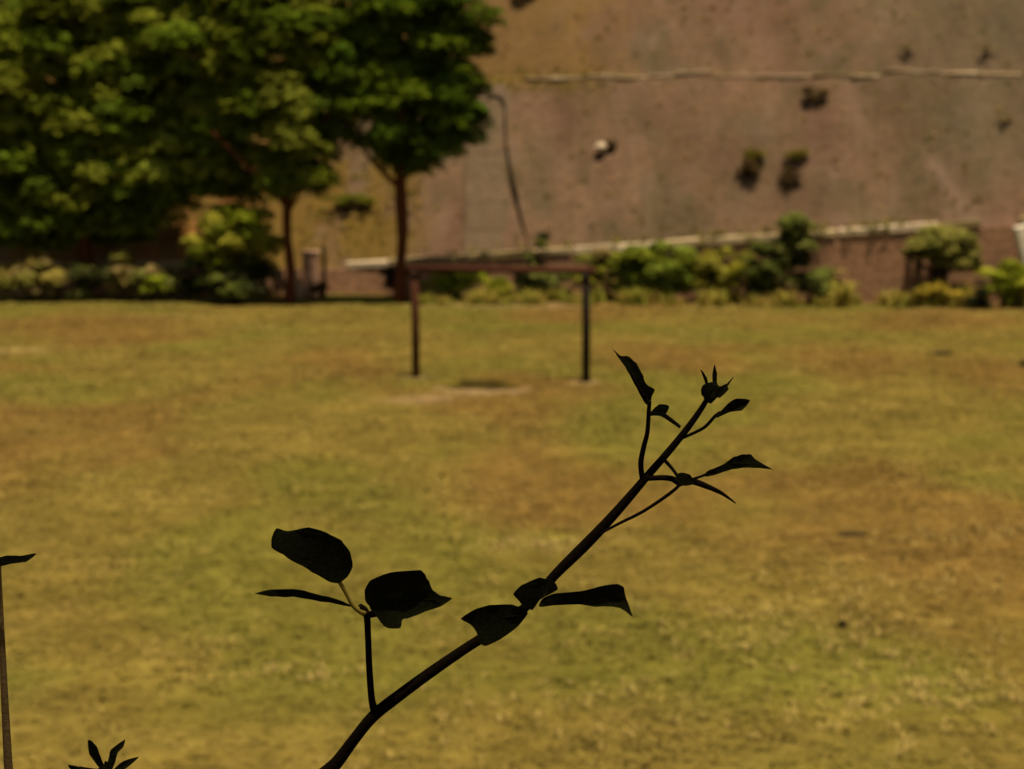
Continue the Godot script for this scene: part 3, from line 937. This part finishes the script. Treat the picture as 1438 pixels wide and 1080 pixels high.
func build_slope_things() -> void:
	# ledge edging: pale broken kerb stones
	var k := thing("ledge_edging", "pale broken line of edging stones along the slope's ledge", "kerb")
	var ek := [mat(Color(0.50, 0.36, 0.22), 0.95, grain, 1.0, 1.5), mat(Color(0.40, 0.28, 0.165), 0.95, grain, 1.0, 1.5), mat(Color(0.60, 0.45, 0.29), 0.95, grain, 1.0, 1.5)]
	var x := 0.4
	while x < 14.5:
		var long := rng.randf_range(0.5, 1.2)
		var gone := x > 9.0 and rng.randf() < 0.12
		var xm := x + long / 2
		var d1 := (6.3 - yw(xm) + 0.2) / 1.1
		var p := hill_point(xm, d1 + 0.04)
		if not gone:
			var s := obj("edging_stone", block(Vector3(long - 0.006, 0.085, 0.2), 0.015, 0.012), ek[rng.randi() % 3], k)
			s.position = p + Vector3(0, 0.03, 0)
			s.rotation = Vector3(rng.randf_range(-0.1, 0.1), -atan2(zw(x + long) - zw(x), long), rng.randf_range(-0.02, 0.02))
		x += long
	# grey chute beside the pole
	var c := thing("drainage_chute", "grey concrete drainage chute running down the slope behind the goal", "chute")
	var grey := mat(Color(0.120, 0.082, 0.050), 0.95, soft_grey, 0.6, 2.0)
	for i in 7:
		var d0 := 0.05 + i * 0.66
		var a0 := hill_point(-0.55, d0)
		var a1 := hill_point(-0.55, d0 + 0.66)
		var s := obj("chute_slab", block(Vector3(1.62, 0.14, a0.distance_to(a1) - 0.006), 0.012, 0.01), grey, c)
		s.position = (a0 + a1) / 2 + Vector3(0, 0.0, 0.0)
		s.basis = Basis.looking_at(a1 - a0, Vector3.UP)
	var pole := thing("bent_pole", "thin dark leaning pole with a short bent arm before the slope", "pole", Vector3(0.46, 0, -47.0))
	var metal := mat(Color(0.022, 0.016, 0.008), 0.8, grain, 2.0)
	obj("shaft", tube(smooth_path([Vector3(0.0, -0.2, 0), Vector3(-0.04, 1.49, 0), Vector3(-0.18, 2.09, 0), Vector3(-0.40, 2.97, 0), Vector3(-0.62, 4.24, 0), Vector3(-0.66, 5.3, 0)], 4), [0.03, 0.024, 0.045, 0.085, 0.034, 0.03], 8, 0.4), metal, pole)
	obj("arm", tube(smooth_path([Vector3(-0.66, 5.28, 0), Vector3(-0.78, 5.52, 0), Vector3(-0.96, 5.57, 0), Vector3(-1.17, 5.48, 0)], 3), [0.04, 0.07, 0.06, 0.04], 8, 0.3), metal, pole)
	# the white boulder
	var at := hill_point(2.64, -zw(2.64) * -1.0 - 0.22 + 50.1)
	var s := obj("boulder", stone_mesh(Vector3(0.40, 0.30, 0.34), 4), mat(Color(0.72, 0.56, 0.40), 0.9, grain, 1.0, 1.0))
	s.position = at + Vector3(-0.03, 0.15, 0.12)
	tag(s, "pale round boulder alone on the brown slope", "boulder")
	s = obj("boulder", stone_mesh(Vector3(0.34, 0.30, 0.3), 8), mat(Color(0.075, 0.045, 0.02), 0.95, grain, 1.0, 1.0))
	s.position = at + Vector3(0.27, 0.24, 0.05)
	tag(s, "small dark stone touching the pale boulder's right side", "boulder")
	# shrubs on the slope
	var dk := [Color(0.10, 0.064, 0.025), Color(0.075, 0.05, 0.018)]
	var yg := [Color(0.14, 0.11, 0.020), Color(0.11, 0.095, 0.015)]
	var rows := [
		["slope_shrub", "left of two dark shrubs side by side low on the slope", 6.73, 48.5, [[Vector3(0, 0.12, 0.1), Vector3(0.34, 0.26, 0.25), 12]], dk],
		["slope_shrub", "right of two dark shrubs side by side low on the slope", 7.8, 48.1, [[Vector3(0, 0.14, 0.1), Vector3(0.26, 0.28, 0.25), 10]], dk],
		["slope_tuft", "yellow-green tuft above the left dark slope shrub", 6.95, 48.85, [[Vector3(0, 0.15, 0.1), Vector3(0.4, 0.18, 0.2), 9]], yg],
		["slope_tuft", "olive tuft above the right dark slope shrub", 8.05, 48.6, [[Vector3(0, 0.15, 0.1), Vector3(0.35, 0.18, 0.2), 8]], yg],
		["slope_shrub", "dark forked shrub hanging just below the ledge", 8.75, 50.0, [[Vector3(-0.15, 0.2, 0.1), Vector3(0.2, 0.12, 0.15), 5], [Vector3(0.3, 0.2, 0.1), Vector3(0.16, 0.12, 0.15), 4], [Vector3(0.06, -0.12, 0.1), Vector3(0.16, 0.2, 0.15), 6]], dk],
		["slope_shrub", "small green shrub on the ledge toward the right", 11.75, 51.3, [[Vector3(0, 0.2, 0.1), Vector3(0.22, 0.08, 0.2), 4]], [Color(0.19, 0.145, 0.06)], 7],
		["slope_shrub", "small dark shrub on the ledge near the right edge", 14.0, 50.8, [[Vector3(0, 0.15, 0.1), Vector3(0.16, 0.08, 0.2), 3]], [Color(0.19, 0.145, 0.06)], 7],
		["slope_shrub", "tiny dark shrub low below the ledge by the right edge", 13.9, 48.1, [[Vector3(0, 0.12, 0.1), Vector3(0.07, 0.08, 0.1), 2]], [Color(0.19, 0.145, 0.06)], 7],
		["slope_shrub", "brown shrub high on the upper slope beside the big tree", 0.4, 56.2, [[Vector3(0, 0.2, 0.1), Vector3(0.45, 0.25, 0.3), 12]], [Color(0.14, 0.09, 0.025)]],
		["slope_shrub", "low green bush on the grassy slope seen between the two trunks", -4.65, 50.1, [[Vector3(0, 0.2, 0.1), Vector3(0.95, 0.18, 0.4), 20]], [Color(0.12, 0.125, 0.014)]],
	]
	var n := 0
	for q in rows:
		n += 1
		var px: float = q[2]
		var d: float = q[3] + zw(px) - 0.22
		shrub(q[0], q[1], "shrub" if q[0] == "slope_shrub" else "grass tuft", hill_point(px, d), q[4], 0.16, q[6] if q.size() > 6 else 13, 0.10, q[5], 300 + n * 3, "", 2, sprig_long)
	# loose stones and dry tufts strewn over the slope
	var r := RandomNumberGenerator.new()
	r.seed = 77
	var where := []
	var tints := []
	for i in 420:
		var px := r.randf_range(-4.0, 16.0)
		var d := r.randf_range(0.3, 9.5)
		var sz := r.randf_range(0.03, 0.07) * (1.8 if r.randf() < 0.05 else 1.0)
		where.append(Transform3D(Basis(ball(r), r.randf() * TAU).scaled_local(Vector3.ONE * sz), hill_point(px, d)))
		tints.append(Color(0.26, 0.15, 0.075) if r.randf() < 0.6 else Color(0.10, 0.06, 0.025))
	var g := scatter("loose_stones", stone_mesh(Vector3.ONE, 15), vmat(0.95), where, tints)
	g.set_meta("kind", "stuff")
	tag(g, "loose small stones strewn over the brown slope", "stones")
	where = []
	tints = []
	for i in 5200:
		var px := r.randf_range(-13.0, 15.0)
		var d := r.randf_range(0.2, 9.0)
		var p := hill_point(px, d)
		var grassy := 0.10
		if px < -2.6:
			grassy = 0.9
		if absf(p.y - 6.35) < 0.4 and px < 3.5:
			grassy = 0.9
		if p.y - yw(px) < 0.5:
			grassy = 0.35
		if r.randf() > grassy:
			continue
		where.append(Transform3D(Basis(Vector3.UP, r.randf() * TAU).scaled_local(Vector3.ONE * r.randf_range(0.08, 0.17)), p))
		tints.append(tinted(Color(0.20, 0.135, 0.022) if r.randf() < 0.6 else Color(0.11, 0.10, 0.014), r.randf_range(0.7, 1.2)))
	var gm := vmat(0.9, null, 1.0, 0.0, 0.15)
	g = scatter("slope_grass", tuft, gm, where, tints)
	g.set_meta("kind", "stuff")
	tag(g, "thin dry grass on the slope behind the trees", "grass")


func build_field_details() -> void:
	var clod := mat(Color(0.035, 0.025, 0.008), 0.95, grain, 1.0, 1.0)
	var list := [
		["dark clod lying in the grass at lower right of the field", 2.82, -13.98, Vector3(0.09, 0.07, 0.09)],
		["flat dark clod on the field below the umbrella-shaped tree", 8.68, -33.8, Vector3(0.40, 0.10, 0.25)],
		["dark clod on the field cut by the right edge of the photo", 9.9, -32.1, Vector3(0.42, 0.15, 0.3)],
		["long dark clod in the right foreground grass right of the twig tips", 3.62, -17.6, Vector3(0.34, 0.05, 0.16)],
	]
	var n := 0
	for q in list:
		n += 1
		var s := obj("clod", stone_mesh(q[3], 40 + n), clod)
		s.position = Vector3(q[1], ground_height(q[1], q[2]) + q[3].y * 0.3, q[2])
		tag(s, q[0], "clod of earth", "dark clods in the grass")


func build_foreground() -> void:
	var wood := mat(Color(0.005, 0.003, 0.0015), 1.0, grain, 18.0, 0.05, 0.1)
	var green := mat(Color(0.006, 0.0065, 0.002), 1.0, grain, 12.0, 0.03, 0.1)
	var o := thing("foreground_shrub", "dark leafy twig rising diagonally across the foreground in front of the field", "shrub", Vector3(0, 3.4, -1.6))
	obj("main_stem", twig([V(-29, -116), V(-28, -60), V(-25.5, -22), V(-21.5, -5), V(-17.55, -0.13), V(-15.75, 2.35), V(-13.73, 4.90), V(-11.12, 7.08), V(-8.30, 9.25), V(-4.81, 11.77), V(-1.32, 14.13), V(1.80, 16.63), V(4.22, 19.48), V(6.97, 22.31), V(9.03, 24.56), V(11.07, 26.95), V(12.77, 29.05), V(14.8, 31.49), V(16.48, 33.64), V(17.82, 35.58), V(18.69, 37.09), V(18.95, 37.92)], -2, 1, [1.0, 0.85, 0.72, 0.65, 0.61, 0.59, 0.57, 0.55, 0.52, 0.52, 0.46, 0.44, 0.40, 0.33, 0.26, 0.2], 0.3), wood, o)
	var side := obj("side_shoot", twig([V(-13.5, 5.25), V(-13.85, 6.4), V(-14.05, 9.9), V(-14.12, 13.4), V(-14.23, 15.6), V(-14.9, 16.3)], -1.5, 0, [0.5, 0.36, 0.34, 0.33, 0.36, 0.4]), wood, o)
	obj("leaf_stalk", twig([V(-14.3, 15.6), V(-15.4, 16.5), V(-16.2, 18.1), V(-16.7, 19.1)], 0, 1, [0.32, 0.2, 0.2]), mat(Color(0.10, 0.075, 0.015), 1.0, null, 1.0, 0.0, 0.1), side)
	obj("leaf_stalk", twig([V(-14.3, 15.5), V(-13.4, 15.7), V(-12.4, 15.9)], 0, 0.5, [0.36, 0.34, 0.2]), wood, side)
	obj("twig", twig([V(12.6, 28.85), V(12.36, 30.57), V(12.6, 32.24), V(12.92, 33.74), V(13.01, 35.74), V(13.05, 36.8)], 0.3, 1.5, [0.3, 0.26, 0.22, 0.2]), wood, o)
	obj("twig", twig([V(8.0, 23.4), V(10.3, 24.75), V(12.39, 25.9), V(14.23, 27.2), V(15.66, 28.4), V(16.2, 29.2)], 0.3, 2, [0.12, 0.16, 0.17, 0.16]), wood, o)
	obj("twig", twig([V(15.9, 32.9), V(17.5, 33.7), V(18.43, 34.33), V(19.23, 35.33), V(19.7, 35.8)], 0.5, 2, [0.14, 0.16, 0.16]), wood, o)
	obj("twig", twig([V(12.9, 29.15), V(14.37, 29.26), V(15.36, 29.19), V(16.03, 28.89), V(17.18, 29.05), V(18.51, 28.63), V(20.01, 27.96), V(21.35, 27.03)], 0.5, 2, [0.26, 0.26, 0.3, 0.34, 0.3, 0.2, 0.05]), wood, o)
	obj("twig", twig([V(14.5, 31.1), V(15.18, 30.4), V(15.69, 29.73), V(16.2, 28.72)], 0.8, 2, [0.2, 0.16, 0.16]), wood, o)
	obj("twig", twig([V(13.0, 35.55), V(14.13, 35.58), V(15.13, 34.99), V(15.96, 34.38)], 1.2, 2, [0.22, 0.22, 0.2, 0.14]), wood, o)
	obj("twig", twig([V(16.6, 29.2), V(17.5, 29.5), V(18.5, 29.9), V(19.4, 30.3)], 2, 2.4, [0.14, 0.12, 0.12]), wood, o)
	var blades := [
		[[V(13.01, 36.32), V(12.56, 36.74), V(11.8, 38.07), V(11.14, 39.39), V(10.39, 40.55), V(9.31, 42.03), V(10.22, 41.2), V(10.96, 41.12), V(11.78, 40.46), V(12.28, 39.55), V(12.62, 38.56), V(13.53, 37.9), V(13.29, 37.24)], 1.5, 0.25],
		[[V(13.11, 35.58), V(13.39, 36.04), V(13.96, 36.54), V(14.94, 36.41), V(14.62, 35.66), V(14.13, 35.41)], 1.7, 0.3],
		[[V(18.22, 36.99), V(18.13, 37.73), V(18.37, 38.23), V(18.02, 39.39), V(17.82, 39.8), V(18.35, 39.31), V(18.73, 38.23), V(19.1, 38.23), V(19.01, 39.22), V(19.19, 40.3), V(19.46, 39.39), V(19.51, 38.31), V(20.17, 38.23), V(21.01, 39.19), V(20.58, 38.4), V(20.18, 37.9), V(19.61, 37.57), V(19.13, 36.74), V(18.72, 36.57)], 1.2, 0.1],
		[[V(18.3, 36.9), V(17.9, 37.7), V(18.1, 38.4), V(18.9, 38.6), V(19.8, 38.2), V(19.6, 37.4), V(18.9, 36.6)], 1.5, 0.3],
		[[V(18.7, 37.2), V(19.4, 38.0), V(20.2, 38.5), V(20.5, 38.0), V(19.7, 37.2)], 1.8, 0.3],
		[[V(19.2, 35.41), V(19.88, 36.04), V(20.52, 36.74), V(21.17, 37.15), V(22.57, 36.99), V(22.17, 36.41), V(21.69, 35.99), V(20.87, 35.91), V(20.05, 35.58), V(19.48, 35.33)], 2.0, 0.3],
		[[V(18.27, 29.73), V(18.49, 30.2), V(19.31, 30.57), V(20.13, 30.9), V(21.02, 31.61), V(21.93, 31.87), V(22.67, 31.82), V(23.43, 31.07), V(24.84, 30.37), V(23.6, 30.48), V(21.79, 30.53), V(20.47, 30.26), V(19.16, 29.86)], 2.3, 0.25],
		[[V(15.52, 29.9), V(16.18, 30.03), V(16.92, 29.86), V(17.51, 29.22), V(17.19, 28.89), V(16.44, 28.8), V(15.86, 28.97)], 2.2, 0.3],
		[[V(-16.74, 18.98), V(-17.86, 19.27), V(-19.24, 20.13), V(-20.62, 20.98), V(-22.0, 21.84), V(-23.1, 22.55), V(-23.14, 23.41), V(-22.65, 24.4), V(-21.54, 24.12), V(-19.45, 24.6), V(-17.79, 24.12), V(-16.41, 23.26), V(-15.59, 21.98), V(-15.38, 20.56), V(-15.9, 19.56)], 1.0, 0.12],
		[[V(-15.2, 16.3), V(-17.05, 16.69), V(-19.29, 17.12), V(-21.24, 17.46), V(-23.47, 17.55), V(-24.92, 17.87), V(-23.46, 18.21), V(-21.22, 18.27), V(-19.55, 17.92), V(-17.88, 17.41), V(-16.49, 16.98)], 0.4, 0.4],
		[[V(-13.7, 16.26), V(-14.25, 17.26), V(-14.24, 18.27), V(-13.67, 19.27), V(-12.27, 19.98), V(-10.59, 20.27), V(-8.77, 20.33), V(-8.22, 19.41), V(-7.67, 18.12), V(-6.98, 17.55), V(-5.8, 17.26), V(-6.98, 16.49), V(-8.39, 16.03), V(-9.79, 15.54), V(-10.63, 15.34), V(-10.78, 14.61), V(-12.04, 14.61), V(-13.01, 15.45)], 0.5, 0.12],
		[[V(1.55, 15.82), V(0.57, 14.53), V(-1.11, 13.37), V(-2.51, 12.74), V(-3.21, 13.03), V(-3.41, 14.1), V(-4.05, 14.82), V(-4.97, 15.39), V(-3.91, 16.2), V(-2.23, 16.77), V(0.01, 16.69), V(1.27, 16.31)], 0.6, 0.12],
		[[V(1.97, 16.31), V(0.99, 16.83), V(0.1, 17.84), V(0.85, 18.7), V(2.67, 19.53), V(4.06, 18.98), V(4.48, 18.27), V(3.37, 17.69), V(2.67, 17.26)], 0.8, 0.15],
		[[V(2.6, 16.6), V(3.0, 17.4), V(4.21, 17.84), V(6.72, 18.04), V(8.39, 18.55), V(10.21, 18.84), V(10.85, 18.41), V(11.06, 17.26), V(11.72, 15.54), V(10.42, 16.4), V(8.13, 16.54), V(5.89, 16.77), V(3.93, 16.66)], 0.5, 0.2],
	]
	for q in blades:
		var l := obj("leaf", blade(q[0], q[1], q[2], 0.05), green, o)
		if q[0].size() < 11:
			continue
		var rib := midrib(q[0], q[1])
		if rib:
			obj("midrib", rib, wood, l)

	# two more shoots at the lower left
	var p := thing("foreground_sprout", "cluster of dark leaf tips poking up at the bottom left corner", "sprout", Vector3(-0.3, 3.4, -1.6))
	obj("main_stem", twig([V(-9, -118), V(-9.4, -60), V(-10, -20), V(-10, -3), V(-10, -0.3)], -4, 0, [0.7, 0.6, 0.45, 0.35, 0.3]), wood, p)
	obj("twig", twig([V(-10, -6), V(-13, -3), V(-15.6, -0.5)], -0.6, 0, [0.25, 0.2, 0.12]), wood, p)
	var tips := [
		[V(-10.51, -0.24), V(-11.65, 1.49), V(-11.64, 2.98), V(-11.34, 2.87), V(-10.96, 2.41), V(-10.51, 1.14), V(-10.16, -0.24)],
		[V(-10.16, -0.36), V(-9.72, 1.03), V(-9.42, 2.06), V(-8.07, 2.98), V(-8.2, 2.29), V(-8.77, 1.72), V(-9.02, 0.8), V(-9.5, -0.36)],
		[V(-9.9, -0.6), V(-8.81, 0.45), V(-8.13, 0.98), V(-6.68, 1.3), V(-7.48, 0.57), V(-8.16, 0.06), V(-8.84, -0.47)],
		[V(-10.1, -0.8), V(-11.71, -0.24), V(-12.64, -0.13), V(-12.62, 0.45), V(-11.91, 0.45), V(-10.4, 0.15)],
		[V(-15.04, -0.59), V(-16.14, -0.36), V(-16.58, -0.13), V(-16.12, 0.22), V(-15.24, 0.06), V(-14.59, -0.36)],
		[V(-11.2, -1.0), V(-12.2, 0.5), V(-13.4, 0.9), V(-12.8, -0.1), V(-12.0, -0.9)],
		[V(-13.6, -1.2), V(-14.6, 0.0), V(-15.3, 0.55), V(-14.3, 0.35), V(-13.2, -0.5)],
		[V(-9.6, -1.0), V(-9.9, 0.6), V(-9.6, 1.5), V(-9.1, 0.7), V(-8.9, -0.8)],
		[V(-10.2, -0.9), V(-10.7, 0.4), V(-9.9, 1.0), V(-9.2, 0.5), V(-9.4, -0.9)],
	]
	var k := 0
	for t in tips:
		obj("leaf", blade(t, 0.2 + 0.25 * k, 0.2, 0.1), green, p)
		k += 1
	var e := thing("foreground_shoot", "upright brownish shoot at the left edge topped by a flat dark leaf", "stem", Vector3(-0.48, 3.4, -1.6))
	var pale := mat(Color(0.13, 0.085, 0.040), 1.0, grain, 18.0, 0.05, 0.1)
	obj("main_stem", twig([V(-2.6, -118), V(-2.6, -60), V(-2.5, -10), V(-2.45, -0.2), V(-2.35, 8), V(-2.2, 16), V(-2.0, 19.6), V(-1.8, 20.7)], -4, 0, [0.7, 0.6, 0.5, 0.42, 0.34, 0.26, 0.2, 0.18]), pale, e)
	obj("leaf", blade([V(-1.5, 20.5), V(-2.65, 21.1), V(-0.98, 21.5), V(0.4, 21.5), V(1.93, 21.67), V(0.93, 20.9), V(-0.3, 20.75)], 0.3, 0.4, 0.05), green, e)
